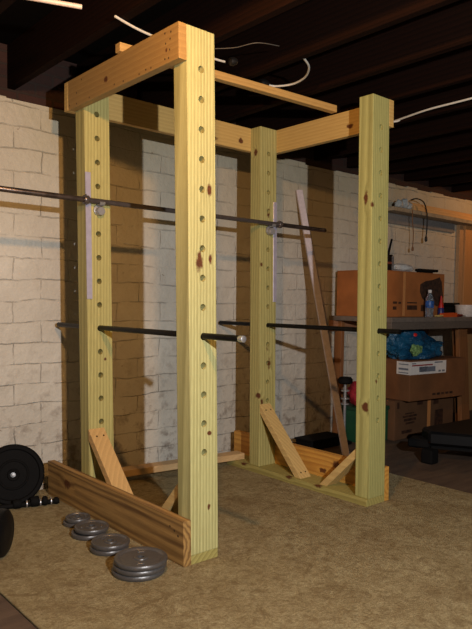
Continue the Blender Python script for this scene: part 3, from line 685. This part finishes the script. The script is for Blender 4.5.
# wall shelf, upper right, with ledge boards
M_ledge = wood('ledge_pine', 'X', (214, 170, 112), (160, 112, 64), seed=9.1, ring=14, contrast=0.4)
M_ledgeg = plain('weathered_board', (160, 146, 122), 0.7, 0, 0.12, nscale=18)
sh = thing('wall_shelf', (150, 49, 73), 'long wooden shelf of stacked boards fixed high on the brick wall', 'shelf')
MB().box(119.5, 200, 46.4, 51.95, 73.0, 74.3, 0.08).build('shelf_board', M_ledgeg, sh)
MB().box(128, 200, 49.2, 50.9, 74.35, 77.4, 0.08).build('ledge_board', M_ledge, sh)
MB().box(132, 200, 46.9, 48.4, 74.35, 76.0, 0.08).build('ledge_board', M_ledge, sh)
MB().box(119.8, 166, 51.2, 51.98, 69.6, 73.0, 0.05).build('shelf_shadow_strip', plain('shelf_shadow_grey', (128, 126, 124), 0.8, 0, 0.08), sh)['label'] = 'grey painted shadow strip under the shelf'  # the shelf's cast shadow, put in as a grey strip on the wall
MB().box(171.8, 185, 49.8, 51.95, -0.4, 73.0, 0.08).build('upright', wood('upright_board', 'Z', (196, 148, 96), (150, 104, 60), seed=3.7, ring=12, contrast=0.35), sh)
MB().box(168.6, 171.4, 50.4, 51.95, -0.4, 73.0, 0.08).build('upright', wood('upright_board_pale', 'Z', (186, 150, 112), (140, 104, 66), seed=6.7, ring=12, contrast=0.35), sh)
so = thing('cable_connector', (130, 46, 75), 'grey white lump of cable connectors at the left end of the shelf', 'connector')
for i, (x, z, r) in enumerate(((124.6, 76.3, 1.5), (127.6, 76.9, 1.7), (130.3, 76.2, 1.35))):
    blob('connector_body', (x-1.2, 46.9, z-0.9), (r*1.1, r*.8, r), plain('grey_white_plastic_%s' % 'abc'[i], (176, 180, 178), 0.5), i+1.5, 0.14, so, 74.32, 3)
M_blk = plain('black_cord', (18, 16, 15), 0.5)
o = MB().tube(smoothpath([(128.6, 45.9, 77.3), (131.6, 45.5, 78.0), (135.4, 45.3, 77.2), (137.8, 45.4, 73.6), (138.3, 45.6, 69), (138.3, 45.8, 65.6)]), 0.22, 8).build('cord', M_blk, None, True)
tag(o, 'black cord arching from the connectors down in front of shelf', 'cord')
MB().lathe([(0.2, 0), (0.45, 0.5), (0.5, 1.6), (0.2, 2.0), (0, 2.0)], (138.3, 45.8, 65.9), (0, 0, -1), 12).build('plug', M_blk, o, True)
o = MB().tube(smoothpath([(130.0, 46.0, 74.0), (129.8, 45.9, 71), (130.8, 46.0, 66), (130.9, 46.2, 61.5)]), 0.16, 8).build('cord', M_oldwood, None, True)
tag(o, 'thin brown cord hanging straight down from the shelf', 'cord')
MB().lathe([(0.14, 0), (0.4, 0.5), (0.4, 1.4), (0, 1.6)], (130.9, 46.2, 61.8), (0, 0, -1), 12).build('plug', M_oldwood, o, True)

# ------------------------------------------------------------ ceiling cables
M_cable = plain('white_cable', (206, 204, 196), 0.45, 0, 0.04)
def cable(pts, r, label, mat=M_cable, name='electrical_cable'):
    o = MB().tube(smoothpath(pts), r, 8).build(name, mat, None, True); tag(o, label, 'cable', 'cables under the joists'); return o
cable([(-7.2, 8.9, 85.8), (-3, 10.2, 85.75), (1.3, 11.0, 85.75), (9, 11.6, 85.75), (15.3, 11.8, 85.8), (17.6, 12.0, 86.0)], 0.2, 'white cable crossing joists above the left top beam')
o = MB().lathe([(0, -.9), (.7, -.7), (.8, 0), (.5, .7), (0, .9)], (18.9, 11.0, 86.1), (1, -.2, .2), 14).build('cable_clamp', M_blk, None, True); tag(o, 'black cable clamp at the end of the short white cable', 'clamp')
cable([(32.6, 16.4, 86.4), (34.3, 15.4, 86.2), (35.6, 11.8, 86.1), (34.2, 7.2, 86.0), (31.0, 3.3, 86.1), (26.9, 1.0, 86.2)], 0.2, 'white cable curving in a loop between joists above the rack')
o = MB().lathe([(0, -1.2), (.8, -.9), (.9, 0), (.6, .9), (0, 1.2)], (32.0, 16.6, 86.5), (1, -.2, .1), 14).build('cable_clamp', M_blk, None, True); tag(o, 'black cable clamp at the start of the looping cable', 'clamp')
cable([(71.5, 13.5, 85.75), (70.4, 9, 85.7), (69.0, 1.4, 85.75), (68.6, -8.8, 85.7), (67.5, -30, 85.7)], 0.22, 'long white cable running off right from the front right post')
cable([(68.0, 13.6, 84.9), (70.2, 11.2, 85.2), (71.0, 10.8, 85.6)], 0.2, 'short white cable stub right of the front right post')
cable([(22, 2.2, 87.2), (16.5, 2.0, 86.2), (14.6, 5.5, 85.9), (12.5, 8.5, 86.0)], 0.07, 'thin grey wire hanging between joists above the front post', plain('grey_wire', (90, 84, 76), 0.6), 'thin_wire')
o = MB().tube([(-34, 19, 86.4), (-24, 15, 86.3), (-12.1, 10.4, 86.2)], 0.36, 12).build('conduit', plain('pale_conduit', (226, 204, 190), 0.4), None, True)
tag(o, 'pale conduit pipe between the joists at the upper left corner', 'pipe')
